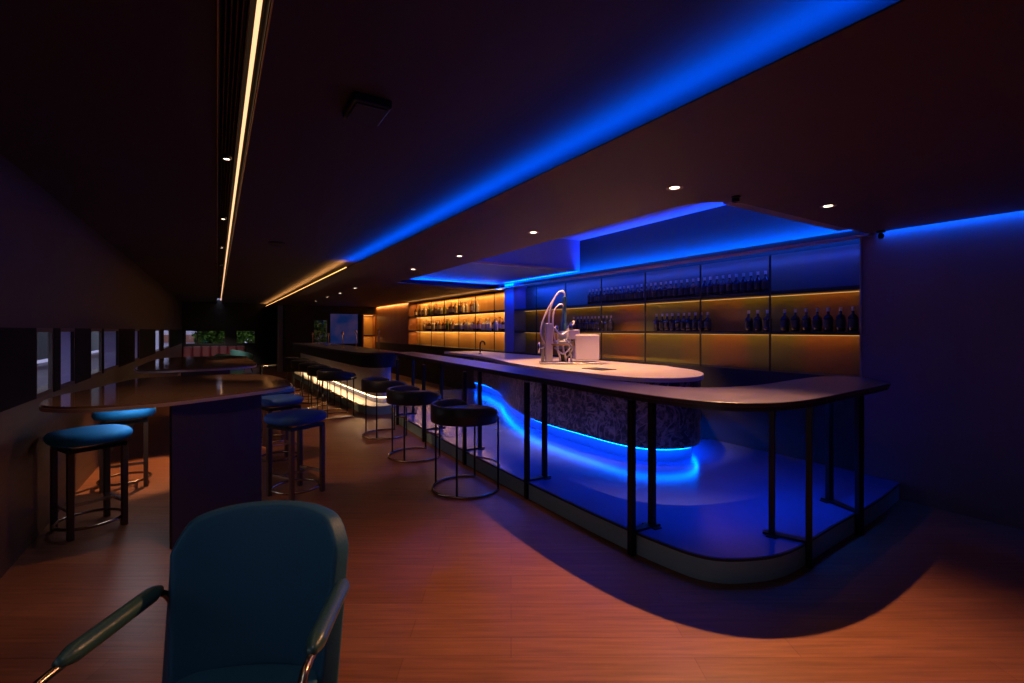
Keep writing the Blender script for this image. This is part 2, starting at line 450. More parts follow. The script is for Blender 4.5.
# long slot in the upper ceiling
sl = thing('linear_ceiling_slot', 'long straight ceiling slot with dark louvres and a glowing warm strip', 'light', (.075, 8, ZC))
bm = bmesh.new()
abox(bm, -.075, -.065, YB-8, 11.8, .0, .11); abox(bm, .067, .075, YB-8, 11.8, .0, .11); abox(bm, -.065, .067, YB-8, 11.8, .10, .11)
done(bm, 'housing', M['dark'], sl)
box('warm_strip', M['ledw'], .034, .048, YB-8, 11.7, .012, .024, sl)
bm = bmesh.new()
abox(bm, -.075, -.071, YB-8, 11.7, -.008, .0); abox(bm, .071, .075, YB-8, 11.7, -.008, 0)
done(bm, 'brass_edge', M['brass'], sl)
for x in (-.05, -.034, -.018, -.002, .014):
    box('louvre', mat('louvre', (.10, .05, .04), .5), x-.002, x+.002, YB-8, 11.7, .015, .09, sl)
for k, y in enumerate((3.3, 5.1, 6.9, 8.8, 10.8, 12.9)):
    t = thing('slot_downlight', '%s small downlight along the ceiling slot' % ['nearest', 'second', 'third', 'fourth', 'fifth', 'farthest'][k], 'downlight', (.05, y, ZC), 0, 'small downlights set in the ceiling slot')
    lath('housing', M['black'], [(0, .012), (.024, .012), (.026, .004), (.026, -.012), (.02, -.012), (.018, -.006), (0, -.006)], t, 16)
    lath('lens', M['lens'], [(0, -.008), (.017, -.008), (.017, -.005), (0, -.005)], t, 16)

# downlights of the lower ceiling
dl = None
order = ['nearest', 'second', 'third', 'fourth', 'fifth', 'sixth', 'seventh', 'farthest']
pos = [(2.35, 1.89), (2.37, 3.42), (2.40, 4.98), (2.36, 6.4), (2.41, 9.92), (2.44, 11.44), (2.44, 13.0), (2.5, 15.0)]
def downlight(x, y, label):
    t = thing('recessed_downlight', label, 'downlight', (x, y, ZL), 0, 'round downlights in the lower ceiling')
    lath('trim_ring', M['header'], [(.028, 0), (.05, 0), (.05, -.006), (.03, -.004), (.028, 0)], t, 20)
    lath('lens', M['lens'], [(0, -.003), (.027, -.003), (.027, .0), (0, .0)], t, 20)
for k, (x, y) in enumerate(pos):
    downlight(x, y, '%s downlight in the line between the counter and the blue cove' % order[k])
downlight(3.6, 1.60, 'single downlight over the rounded end of the counter')

# ceiling speaker, small round vents
t = thing('ceiling_speaker', 'black square speaker box on the ceiling near the slot', 'speaker', (.585, 2.19, ZC))
box('casing', M['black'], -.085, .085, -.11, .11, -.04, 0, t, .008)
box('grille', M['dark'], -.07, .07, -.095, .095, -.046, -.04, t)
t = thing('ceiling_vent', 'small dark round vent on the ceiling before the cove', 'vent', (.60, 6.2, ZC))
lath('rim', M['black'], [(.0, 0), (.09, 0), (.09, -.01), (.07, -.018), (.0, -.012)], t, 20)
t = thing('ceiling_camera', 'small black camera where the lower ceiling meets the plaster wall', 'camera', (4.90, 1.76, ZL))
lath('mount', M['black'], [(0, 0), (.035, 0), (.035, -.015), (.012, -.02), (.012, -.04), (0, -.04)], t, 14)
tubeo('camera_body', M['black'], [(-.05, -.02, -.05), (.06, .02, -.045)], .022, t)
t = thing('ceiling_spotlight', 'small black spotlight at the rounded corner of the blue recess', 'spotlight', (2.85, 1.81, ZL))
lath('mount', M['black'], [(0, 0), (.03, 0), (.03, -.008), (0, -.008)], t, 16)
lath('head', M['black'], [(.012, -.008), (.024, -.012), (.024, -.036), (.012, -.036)], t, 16)

# cove and wall-slot strips
tag(box('cove_light_strip', M['ledb'], 1.80, 1.81, YB, 7.3, 2.345, 2.352), 'glowing blue strip hidden in the ceiling cove', 'light strip')
tag(box('cove_light_strip', M['leda'], 1.64, 1.65, 7.3, 20.9, 2.395, 2.412), 'glowing amber strip continuing the ceiling cove at the far end', 'light strip')

# ------------------------------------------------------------------ bottle walls
def shelving(name, label, y0, y1, posts, pmats, parent_strip):
    t = thing(name, label, 'shelving', (XR, (y0+y1)/2, 1.02)); c = (y0+y1)/2
    rows = [(0.0, .39), (.42, .83), (.86, 1.26)]
    for r, (a, b) in enumerate(rows):
        box('back_panel', pmats[r], .27, .295, y0-c, y1-c, a, b+.03, t)
    for z in (.395, .825):
        s = box('shelf', M['shelf'], .0, .27, y0-c, y1-c, z, z+.037, t)
        box('light_strip', M['ledshelf'] if parent_strip != 'dim' else M['leddim'], .225, .24, y0-c+.02, y1-c-.02, z-.008, z-.001, s)
    for y in posts:
        box('upright', M['shelf'], -.012, .0, y-c-.009, y-c+.009, 0, 1.25, t)
    return t
shelving('bottle_shelving', 'long wall shelving with dark bottles behind the near counter', 1.96, 7.95, [2.81, 3.67, 4.55, 5.43, 6.31, 7.18], [M['amber'], M['amber'], M['bluep']], 'dim')
shelving('spirit_shelving', 'glowing amber wall shelving full of mixed bottles', 8.3, 14.08, [8.75, 9.62, 10.5, 11.37, 12.25, 13.12], [M['warmp']]*3, 'bright')

def bottle_me(h, r, shoulder=.62, neck=.28):
    bm = bmesh.new()
    lathe(bm, [(0, 0), (r*.9, 0), (r, .01), (r, h*shoulder), (r*.85, h*(shoulder+.07)), (r*neck*1.15, h*(shoulder+.16)), (r*neck, h*.86), (r*neck, h*.93), (0, h*.93)], 14)
    return bm
def make_bottle(m, h, r, label, group, kindname='bottle', sh=.62, neck=.28, lab=None, capm=None):
    o = done(bottle_me(h, r, sh, neck), kindname, m, angle=50); tag(o, label, 'bottle', group)
    bm = bmesh.new(); lathe(bm, [(r*neck*1.25, h*.84), (r*neck*1.3, h), (0, h)], 12); done(bm, 'cap', capm or M['cap'], o, angle=50)
    if lab:
        bm = bmesh.new(); lathe(bm, [(r*1.015, h*.16), (r*1.015, h*.50)], 14); done(bm, 'paper_label', lab, o, smooth=True)
    return o
ZS1, ZS2 = 1.02+.432, 1.02+.862
def row(y0, y1, step, z, x, label, group, first=[None]):
    y = y0; i = 0
    proto = make_bottle(M['bot'], .235, .041, label, group, sh=.56, neck=.27, lab=M['blabel'])
    proto.location = (x, y, z); y += step
    while y <= y1:
        dup(proto, (x+random.uniform(-.008, .008), y, z), random.uniform(0, 6), label, group); y += step
row(2.90, 5.86, .085, ZS2, 5.12, 'dark bottle in the unbroken row on the upper near shelf', 'dark bottles on the upper shelf')
row(2.06, 2.72, .105, ZS1, 5.12, 'dark bottle beside the plaster wall on the lower near shelf', 'dark bottles at the wall end of the lower shelf')
row(2.88, 3.12, .105, ZS1, 5.12, 'dark bottle in the trio left of the post on the lower near shelf', 'trio of dark bottles on the lower shelf')
row(3.62, 4.42, .088, ZS1, 5.12, 'dark bottle in the middle cluster of the lower near shelf', 'middle cluster of dark bottles')
row(5.30, 6.25, .088, ZS1, 5.12, 'dark bottle on the lower near shelf just behind the white machine', 'dark bottles behind the machine')
kinds = [(M['bclear'], .27, .038, .6, .3), (M['bamber'], .30, .04, .58, .28), (M['bgreen'], .31, .036, .55, .3), (M['bdark'], .26, .045, .6, .26), (M['bclear'], .20, .055, .7, .3)]
desc = ['clear', 'amber', 'green', 'brown', 'squat pale']
for sh, (y0, y1, z) in (('upper', (9.7, 13.9, ZS2)), ('lower', (8.55, 13.2, ZS1))):
    protos = []
    for k, (m, h, r, s, n) in enumerate(kinds):
        lb = '%s bottle among the mixed spirits on the %s amber shelf' % (desc[k], sh); gp = '%s spirits on the %s amber shelf' % (desc[k], sh)
        o = make_bottle(m, h, r, lb, gp, 'spirit_bottle', s, n, M['white'] if k in (1, 3) else None, M['brass'] if k % 2 else M['cap'])
        protos.append((o, lb, gp)); o['used'] = 0
    y = y0
    while y < y1:
        o, lb, gp = random.choice(protos)
        loc = (5.12+random.uniform(-.01, .05), y, z)
        if not o['used']: o.location = loc; o['used'] = 1
        else: dup(o, loc, random.uniform(0, 6), lb, gp)
        y += random.choice((.10, .11, .12, .13, .26 if sh == 'upper' else .14))
    for o, lb, gp in protos:
        if not o['used']: o.location = (5.2, y+.1, z)
        del o['used']

# ------------------------------------------------------------------ platform, counter
plat = smooth_open([(2.62, 7.98), (2.47, 7.75), (2.40, 7.1), (2.33, 5.7), (2.29, 4.2), (2.29, 3.0), (2.305, 2.4), (2.34, 1.98), (2.41, 1.72), (2.60, 1.575), (2.9, 1.50), (3.5, 1.535), (4.3, 1.58), (4.995, 1.66)], 5)
plat = [tuple(p) for p in plat]; platc = plat + [(4.995, 1.99), (5.035, 2.0), (5.035, 9.5), (3.05, 9.5), (3.05, 8.0)]
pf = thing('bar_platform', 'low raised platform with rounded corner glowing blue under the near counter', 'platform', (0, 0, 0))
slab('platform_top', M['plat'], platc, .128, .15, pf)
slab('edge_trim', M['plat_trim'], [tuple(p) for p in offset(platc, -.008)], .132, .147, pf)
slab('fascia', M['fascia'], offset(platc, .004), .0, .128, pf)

outer = smooth_open([(2.72, 8.4), (2.62, 7.4), (2.47, 5.4), (2.345, 3.6), (2.285, 2.5), (2.285, 2.05), (2.33, 1.76), (2.43, 1.57), (2.58, 1.465), (2.8, 1.41), (3.1, 1.405), (3.6, 1.44), (4.0, 1.465), (4.35, 1.5)], 6)
inner = smooth_open([(4.68, 1.80), (4.6, 1.97), (4.40, 2.05), (4.0, 2.03), (3.45, 1.98), (3.08, 2.02), (2.82, 2.18), (2.72, 2.5), (2.74, 3.4), (2.82, 4.6), (2.98, 6.4), (3.1, 8.4)], 6)
co = [tuple(p) for p in outer] + [tuple(p) for p in inner]
ct = thing('bar_counter', 'long curved dark counter on thin black legs around the bar', 'bar counter', (0, 0, 0))
slab('countertop', M['counter'], co, 1.035, 1.06, ct, .004)
slab('counter_edge', M['counter_edge'], offset(co, .012), 1.01, 1.035, ct)
def legpair(o, i):
    a = math.atan2(i[1]-o[1], i[0]-o[0]); d = math.hypot(i[0]-o[0], i[1]-o[1])
    box('leg', M['black'], -.018, .018, -.022, .022, 0, 1.01, ct, .003, a, o)
    box('leg', M['black'], -.018, .018, -.022, .022, .165, 1.01, ct, .003, a, i)
    bm = bmesh.new(); abox(bm, .018, d+.05, -.028, .028, .152, .166, a, o)
    abox(bm, d-.03, d+.03, -.06, .06, .150, .158, a, o); done(bm, 'foot_plate', M['black'], ct)
for y in (2.18, 3.4, 4.62): legpair((2.288, y), (2.47, y-.01))
for y, x in ((5.85, 2.30), (7.1, 2.365)): legpair((x, y), (x+.25, y))
legpair((3.10, 1.485), (3.02, 1.67)); legpair((3.90, 1.53), (3.98, 1.76))

# ------------------------------------------------------------------ island
front = [(4.86, 3.93), (4.70, 3.50), (4.40, 3.16), (4.01, 2.98), (3.66, 3.08), (3.46, 3.38), (3.42, 3.95), (3.45, 5.0), (3.60, 5.9), (3.84, 6.8), (4.02, 7.7), (4.12, 9.3)]
fr = [tuple(p) for p in smooth_open(front, 7)]
isl = thing('bar_island', 'curved stone clad island with pale lit top and blue glowing base', 'island')
slab('worktop', M['itop'], fr + [(4.95, 9.3), (4.95, 4.1)], .955, 1.0, isl, .004)
inn = offset(fr, -.03, False) if False else [(p[0], p[1]) for p in offset(fr, .0, False)]
def inset(d):
    q = offset(fr, d, False)
    return q
# travel goes clockwise seen from above; find the sign that moves inwards
sgn = 1 if (Vector(offset(fr, .1, False)[30])-Vector((4.4, 4.5))).length < (Vector(fr[30])-Vector((4.4, 4.5))).length else -1
fr = [tuple(p) for p in smooth_open(front[:8] + [(3.70, 5.9), (4.07, 6.8), (4.48, 7.7), (4.72, 8.6), (4.80, 9.3)], 7)]
body = inset(sgn*.03); toe = inset(sgn*.12); led = inset(sgn*.055)
slab('stone_cladding', M['marble'], body + [(4.9, 9.3), (4.9, 4.1)], .30, .955, isl)
slab('toe_kick', M['toe'], toe + [(4.88, 9.3), (4.88, 4.1)], .15, .30, isl)
bm = bmesh.new(); wallband(bm, led, .288, .298, sgn*.03); done(bm, 'blue_strip', M['ledb'], isl)
# sink tap
t = thing('mixer_tap', 'small dark curved tap on the pale island top', 'tap', (4.35, 8.1, 1.0), .4)
lath('base', M['steel'], [(0, 0), (.03, 0), (.03, .02), (.015, .03), (0, .03)], t, 14)
tubeo('spout', M['black'], smooth_open([(0, 0, .02), (0, 0, .18), (.05, 0, .24), (.13, 0, .22), (.15, 0, .17)], 5), .012, t)
tubeo('handle', M['black'], [(0, 0, .07), (-.02, -.08, .10)], .008, t)
tag(box('drain_tray', M['shelf'], 3.72, 3.95, 4.0, 4.35, 1.0, 1.006), 'thin dark tray lying on the pale island top before the machine', 'tray')

# cocktail machine
rb = thing('cocktail_machine', 'white and steel drink machine with looping hoses on the island', 'machine', (4.08, 5.10, 1.0), math.radians(-32)); rb.scale = (1.1, 1.1, 1.12)
box('base_plate', M['steel'], -.33, .40, -.15, .15, 0, .025, rb, .006)
box('tank_box', M['white'], .10, .40, -.12, .13, .05, .36, rb, .015)
box('tank_lid', M['white'], .02, .16, -.10, .10, .30, .42, rb, .012)
box('post', M['white'], -.26, -.17, -.06, .06, .025, .50, rb, .01)
box('rear_post', M['steel'], -.31, -.27, .0, .05, .025, .52, rb, .006)
lath('column', M['tealm'], [(0, .40), (.04, .40), (.04, .50), (.026, .52), (.026, .74), (.034, .76), (.03, .82), (0, .83)], rb, 18, cx=-.02)
lath('head', M['steel'], [(0, .18), (.06, .18), (.10, .23), (.13, .24), (.13, .27), (.08, .29), (.08, .36), (.06, .40), (0, .41)], rb, 20, cx=-.03)
lath('gold_ring', M['brass'], [(.10, .228), (.16, .228), (.165, .24), (.16, .252), (.10, .252)], rb, 22, cx=-.04)
for a, (x, y) in enumerate(((-.1, -.08), (-.03, -.09), (.04, -.07))):
    tubeo('nozzle', M['steel'], smooth_open([(x, y, .30), (x-.02, y-.04, .2), (x+.01, y-.03, .1), (x+.02, y, .03)], 4), .014, rb)
tubeo('hose', M['hose'], smooth_open([(-.18, -.04, .12), (-.22, -.05, .4), (-.20, -.04, .66), (-.11, -.02, .86), (-.03, 0, .88), (-.01, 0, .80)], 7), .011, rb)
tubeo('hose', M['hose'], smooth_open([(-.13, -.07, .22), (-.17, -.07, .45), (-.15, -.05, .65), (-.07, -.03, .73), (0, 0, .68)], 7), .009, rb)
tubeo('hose', M['hose'], smooth_open([(-.25, -.03, .20), (-.32, -.04, .38), (-.27, -.03, .58), (-.15, -.02, .80), (-.05, 0, .90), (-.01, 0, .85)], 7), .010, rb)
tubeo('hose', M['hose'], smooth_open([(.0, -.04, .40), (.07, -.06, .47), (.10, -.04, .52), (.06, 0, .50), (.02, 0, .44)], 6), .010, rb)
for k, (p0, p1, p2_) in enumerate((((-.16, -.09, .45), (-.08, -.13, .36), (.02, -.11, .40)), ((-.15, -.10, .20), (-.05, -.16, .13), (.06, -.12, .22)), ((-.02, -.13, .30), (.06, -.15, .20), (.0, -.12, .08)))):
    tubeo('pipe', M['steel'], smooth_open([p0, p1, p2_], 6), .010, rb)
lath('valve', M['chrome'], [(0, .40), (.025, .41), (.03, .44), (.015, .47), (0, .47)], rb, 14, cx=-.12, cy=-.06); lath('valve', M['chrome'], [(0, .42), (.022, .43), (.026, .46), (.012, .49), (0, .49)], rb, 14, cx=.05, cy=-.08)
lath('drip_cup', M['black'], [(0, .03), (.05, .03), (.06, .12), (.05, .12), (.045, .04), (0, .04)], rb, 16, cx=-.03, cy=-.05)
tubeo('side_wheel', M['chrome'], [(-.34, -.03+.06*math.sin(a*PI/8), .20+.06*math.cos(a*PI/8)) for a in range(16)], .012, rb, closed=True)
tubeo('wheel_axle', M['chrome'], [(-.34, -.03, .20), (-.26, -.03, .20)], .012, rb)

# ------------------------------------------------------------------ far bar
p2 = [tuple(p) for p in smooth_open([(2.0, 16.2), (2.05, 12), (2.12, 9.2), (2.16, 8.5), (2.24, 8.22), (2.42, 8.08), (2.62, 8.12), (2.80, 8.35), (2.9, 8.8)], 5)] + [(3.0, 16.2)]
pf2 = thing('far_platform', 'raised grey platform with warm strip under the far bar', 'platform')
slab('platform_top', M['toe2'], p2, .128, .15, pf2); slab('fascia', M['fascia'], offset(p2, .006), 0, .128, pf2)
b2 = thing('far_bar', 'far bar with dark counter and pale lit front', 'bar')
f2 = [tuple(p) for p in smooth_open([(2.22, 16), (2.30, 12), (2.36, 9.0), (2.40, 8.5), (2.52, 8.32), (2.68, 8.42), (2.74, 8.7)], 5)] + [(2.85, 16)]
slab('body', M['bar2'], f2, .27, .80, b2)
slab('toe_kick', M['toe'], offset(f2, .05) if (offset(f2, .05)[10][0] > f2[10][0]) else offset(f2, -.05), .15, .27, b2)
s2 = offset(f2[:-3], .012, False); sg = 1 if s2[10][0] > f2[10][0] else -1
bm = bmesh.new(); wallband(bm, offset(f2[:24], sg*.004, False), .258, .268, sg*.03); done(bm, 'warm_strip', M['ledw2'], b2)
c2 = [tuple(p) for p in smooth_open([(2.0, 16.2), (2.06, 12), (2.14, 9.0), (2.2, 8.45), (2.36, 8.2), (2.62, 8.2), (2.84, 8.45), (2.9, 9)], 5)] + [(3.0, 16.2)]
slab('countertop', M['counter_edge'], c2, 1.02, 1.06, b2, .004); 
slab('apron', M['dark'], offset(c2, sg*.03) , .80, 1.02, b2)
# things standing on the far bar
bz = 1.06
for k, (x, y, h) in enumerate(((2.35, 14.6, .30), (2.40, 12.6, .30), (2.44, 11.2, .34), (2.55, 10.4, .38), (2.72, 9.3, .40))):
    t = thing('table_lamp', '%s slim brass lamp standing on the far bar' % ['farthest', 'second farthest', 'middle', 'second nearest', 'nearest'][k], 'lamp', (x, y, bz), 0, 'slim brass lamps along the far bar')
    lath('base', M['brass'], [(0, 0), (.04, 0), (.04, .01), (.01, .02), (0, .02)], t, 14)
    tubeo('stem', M['brass'], [(0, 0, .02), (0, 0, h)], .010, t)
    lath('lamp_head', M['brass'], [(0, h+.03), (.022, h+.02), (.026, h-.04), (.0, h-.04)], t, 14)
for k, (x, y) in enumerate(((2.6, 14.3), (2.55, 13.3))):
    t = thing('metal_tray', ('pale' , 'second pale')[k] + ' metal tray on the far bar in front of the green window', 'tray', (x, y, bz), 0)
    box('tray_bed', M['chrome'], -.15, .15, -.3, .3, 0, .012, t, .004)
    bm = bmesh.new(); pts = [(-.15, -.3), (.15, -.3), (.15, .3), (-.15, .3)]
    wallband(bm, pts, .012, .03, .01, True); done(bm, 'rim', M['chrome'], t)
# back shelf unit by the far bar, screen
t = thing('display_niche', 'small warm lit cabinet with a shelf of glasses beside the screen', 'cabinet', (4.86, 17.80, 0))
bm = bmesh.new(); abox(bm, -.30, -.27, -.18, .19, .6, 2.05); abox(bm, .15, .18, -.18, .19, .6, 2.05); abox(bm, -.27, .15, -.18, .19, 2.02, 2.05); abox(bm, -.27, .15, -.18, .19, .6, .63)
done(bm, 'carcass', M['woodp'], t)
box('back_panel', M['warmp'], -.27, .15, .16, .19, .63, 2.02, t); box('shelf', M['shelf'], -.27, .15, -.16, .16, 1.25, 1.28, t)
box('light_strip', M['ledshelf'], -.25, .13, .06, .09, 2.005, 2.015, t)
box('plinth', M['dark'], -.30, .18, -.18, .19, 0, .6, t)
t = thing('projection_screen', 'large dim purple and blue screen on the wall behind the far bar', 'screen', (3.97, 17.966, .95))
box('bezel', M['black'], -.50, .50, -.02, .03, 0, 1.12, t); box('display', M['screen'], -.485, .485, -.026, -.02, .015, 1.105, t)

# ------------------------------------------------------------------ bar stools
def ring(r, z, n=40, a0=0, a1=2*PI):
    full = abs(a1-a0-2*PI) < 1e-6
    return [(r*math.cos(a0+(a1-a0)*k/(n if full else n-1)), r*math.sin(a0+(a1-a0)*k/(n if full else n-1)), z) for k in range(n)]
def make_barstool(label):
    t = thing('bar_stool', label, 'stool', (0, 0, 0), 0, 'black barrel bar stools')
    lath('seat', M['blackl'], [(0, .655), (.26, .655), (.29, .67), (.295, .70), (.27, .725), (.15, .735), (0, .737)], t, 32)
    bm = bmesh.new(); A0, A1 = math.radians(62), math.radians(298)   # open towards +x
    n = 36; prof = [(.298, .635), (.322, .630), (.330, .64), (.330, .775), (.320, .788), (.306, .788), (.298, .778)]
    rows = []
    for k in range(n):
        a = A0+(A1-A0)*k/(n-1); e = min(1, min(k, n-1-k)/4); rows.append([bm.verts.new((r*math.cos(a), r*math.sin(a), .63+(z-.63)*(.72+.28*math.sin(e*PI/2)))) for r, z in prof])
    for A, B in zip(rows, rows[1:]):
        for q in range(len(prof)): bm.faces.new((A[q], A[(q+1) % len(prof)], B[(q+1) % len(prof)], B[q]))
    bm.faces.new(rows[0]); bm.faces.new(rows[-1][::-1]); done(bm, 'backrest', M['blackl'], t, angle=60)
    tubeo('seat_ring', M['black'], ring(.300, .642), .010, t, closed=True, seg=8)
    for d in (48, 132, 228, 312):
        a = math.radians(d); c, s = .31*math.cos(a), .31*math.sin(a)
        tubeo('leg', M['black'], [(c, s, .64), (c, s, .02)], .0095, t, seg=8)
    tubeo('base_ring', M['bronze'], ring(.31, .012, 40, math.radians(46), math.radians(314)), .011, t, seg=8)
    tubeo('footrest', M['bronze'], ring(.305, .20, 24, math.radians(-48), math.radians(48)), .009, t, seg=8)
    return t
L1 = ['black barrel stool nearest the camera at the near counter', 'black barrel stool second along the near counter', 'black barrel stool third along the near counter, farthest from the camera']
s0 = make_barstool(L1[0]); s0.location = (1.965, 3.93, 0)
dup(s0, (1.965, 5.25, 0), -.03, L1[1]); dup(s0, (2.0, 6.5, 0), .04, L1[2])
for k, y in enumerate((8.35, 9.3, 10.3, 11.4, 12.6)):
    dup(s0, (1.74-.01*k, y, 0), .05*k, 'black barrel stool at the far bar, %s from the near end' % ['first', 'second', 'third', 'fourth', 'last'][k], 'black stools at the far bar')

# ------------------------------------------------------------------ tables
tb = thing('bar_table', 'dark glossy table with rounded end standing by the windows', 'table', (0, 0, 0))
tp = [(-.965, 4.25), (-.91, 4.0), (-.75, 3.84), (-.57, 3.79), (-.29, 3.83), (.0, 3.98), (.29, 4.17), (.50, 4.38), (.56, 4.62), (.52, 5.1), (.42, 5.5), (.2, 5.72), (-.3, 5.8), (-.62, 5.75), (-.74, 5.4), (-.83, 4.95), (-.95, 4.55)]
tp = [tuple(p) for p in smooth_closed(tp, 6)]
slab('tabletop', M['table'], tp, .978, 1.0, tb); slab('rim', M['table_rim'], offset(tp, -.006), .962, .985, tb)
a = math.atan2(.33, .59)
box('end_panel', M['panel'], 0, .66, 0, .03, 0, .962, tb, .004, a+.06, (-.255, 3.86))
box('end_panel', M['panel'], -.25, .25, -.03, .03, 0, .962, tb, .004, a*.3, (.12, 5.25))
box('stretcher', M['black'], -.012, .012, .02, 1.2, .55, .60, tb, 0, -.12, (-.02, 4.08))
tb2 = thing('long_table', 'second dark glossy table farther along the windows', 'table')
q = [(-.80, 7.0), (-.4, 6.85), (.2, 6.95), (.45, 7.3), (.45, 8.5), (.40, 9.6), (.0, 9.9), (-.6, 9.8), (-.8, 9.3), (-.85, 8)]
q = [tuple(p) for p in smooth_closed(q, 6)]
slab('tabletop', M['table'], q, .978, 1.0, tb2); slab('rim', M['table_rim'], offset(q, -.006), .962, .985, tb2)
box('end_panel', M['panel'], -.4, .15, 7.5, 7.56, 0, .962, tb2); box('end_panel', M['panel'], -.4, .15, 9.3, 9.36, 0, .962, tb2)

# table stools
def make_stool(label, group, fab):
    t = thing('padded_stool', label, 'stool', (0, 0, 0), 0, group); t.scale = (1, 1, 1.045)
    bm = bmesh.new(); out = []
    for k in range(40):
        a = 2*PI*k/40; c, s = math.cos(a), math.sin(a)
        out.append((math.copysign(abs(c)**.72, c), math.copysign(abs(s)**.72, s)))
    prof = [(0, .615), (.19, .615), (.222, .625), (.235, .645), (.235, .668), (.220, .688), (.16, .698), (0, .702)]
    rings = []
    for r, z in prof:
        rings.append([bm.verts.new((0, 0, z))] if r == 0 else [bm.verts.new((r*x, r*y, z)) for x, y in out])
    for A, B in zip(rings, rings[1:]):
        for k in range(40):
            j = (k+1) % 40
            if len(A) == 1: bm.faces.new((A[0], B[k], B[j]))
            elif len(B) == 1: bm.faces.new((A[k], A[j], B[0]))
            else: bm.faces.new((A[k], A[j], B[j], B[k]))
    done(bm, 'seat', fab, t, angle=60)
    lath('swivel_plate', M['steel'], [(0, .60), (.12, .60), (.12, .614), (0, .614)], t, 20)
    bm = bmesh.new()
    abox(bm, -.17, .17, -.17, -.135, .575, .60); abox(bm, -.17, .17, .135, .17, .575, .60); abox(bm, -.17, -.135, -.135, .135, .575, .60); abox(bm, .135, .17, -.135, .135, .575, .60)
    done(bm, 'seat_frame', M['black'], t)
    for x in (-1, 1):
        for y in (-1, 1):
            bm = bmesh.new(); abox(bm, x*.155-.018, x*.155+.018, y*.155-.018, y*.155+.018, 0, .575)
            done(bm, 'leg', M['wood'], t, .003)
    tubeo('foot_ring', M['bronze'], ring(.195, .06), .011, t, closed=True, seg=8)
    bm = bmesh.new(); abox(bm, -.137, .137, -.01, .01, .17, .19); abox(bm, -.155, -.137, -.137, .137, .17, .19); abox(bm, .137, .155, -.137, .137, .17, .19)
    done(bm, 'cross_bar', M['chrome'], t)
    return t
st = make_stool('bright blue padded stool nearest the camera at the window side of the table', 'bright blue stools on the window side', M['velvet'])
st.location = (-.80, 4.62, 0); st.rotation_euler = (0, 0, .48)
dup(st, (-.735, 5.70, 0), .1, 'bright blue padded stool behind the nearest one at the window side')
sn = make_stool('navy padded stool in front at the aisle side of the table', 'navy stools on the aisle side', M['navy'])
sn.location = (.60, 4.60, 0); sn.rotation_euler = (0, 0, .50)
dup(sn, (.58, 5.80, 0), .3, 'navy padded stool second in line on the aisle side')
dup(sn, (.62, 6.78, 0), .2, 'navy padded stool farthest back on the aisle side')

# ------------------------------------------------------------------ armchair
ch = thing('armchair', 'dark teal leather armchair in the foreground with padded metal arms', 'armchair', (.0, 1.43, 0), math.radians(152))
def sh(u, v, off=0):
    """back shell: u -1..1 across, v 0..1 up"""
    z0, z1 = .30, .905
    hw = .225 + .03*v + .0*v
    a = u*1.15                                   # wrap angle
    x = hw*math.sin(a)/math.sin(1.15)
    y = -.26 - .06*v + .16*(1-math.cos(a)) * (1.25-.25*v)
    top = z1 - .06*abs(u)**2.6 - .5*max(0, abs(u)-.72)**1.7
    z = z0 + (top-z0)*v
    return Vector((x, y, z))
bm = bmesh.new(); NU, NV = 28, 14; g = []
for j in range(NV+1): g.append([bm.verts.new(sh(-1+2*i/NU, j/NV)) for i in range(NU+1)])
for j in range(NV):
    for i in range(NU): bm.faces.new((g[j][i], g[j][i+1], g[j+1][i+1], g[j+1][i]))
o = done(bm, 'backrest', M['leather'], ch, smooth=True)
s = o.modifiers.new('s', 'SOLIDIFY'); s.thickness = .062; s.offset = 0
b = o.modifiers.new('b', 'BEVEL'); b.width = .029; b.segments = 5; b.limit_method = 'ANGLE'; b.angle_limit = math.radians(50)
bm = bmesh.new(); sp = [(-.205, -.14), (-.17, -.20), (0, -.225), (.17, -.20), (.205, -.14), (.23, .1), (.215, .22), (.14, .26), (0, .27), (-.14, .26), (-.215, .22), (-.23, .1)]
prism(bm, [tuple(p) for p in smooth_closed(sp, 4)], .34, .45); done(bm, 'seat_cushion', M['leather'], ch, .03, 5, angle=60)
bm = bmesh.new(); prism(bm, [tuple(p*.94) for p in smooth_closed(sp, 4)], .30, .34); done(bm, 'seat_base', M['blackl'], ch)
for sx in (-1, 1):
    fr_ = smooth_open([(sx*.19, -.30, .02), (sx*.20, -.28, .35), (sx*.235, -.22, .62), (sx*.266, -.19, .69), (sx*.272, -.05, .694), (sx*.28, .14, .698), (sx*.282, .19, .685), (sx*.282, .22, .62), (sx*.275, .26, .3), (sx*.27, .28, .012)], 6)
    f = tubeo('arm_frame', M['bronze'], fr_, .010, ch)
    pad = smooth_open([(sx*.267, -.20, .70), (sx*.270, -.1, .703), (sx*.275, .02, .705), (sx*.28, .13, .707)], 8)
    n = len(pad); rr = [.023*min(1, .45+min(i, n-1-i)*.2) for i in range(n)]
    tubeo('arm_pad', M['leather_arm'], pad, .024, ch, radii=rr, seg=14)
    tubeo('side_rail', M['bronze'], [(sx*.20, -.28, .32), (sx*.275, .26, .32)], .009, ch)
tubeo('front_rail', M['bronze'], [(-.275, .26, .32), (.275, .26, .32)], .009, ch)

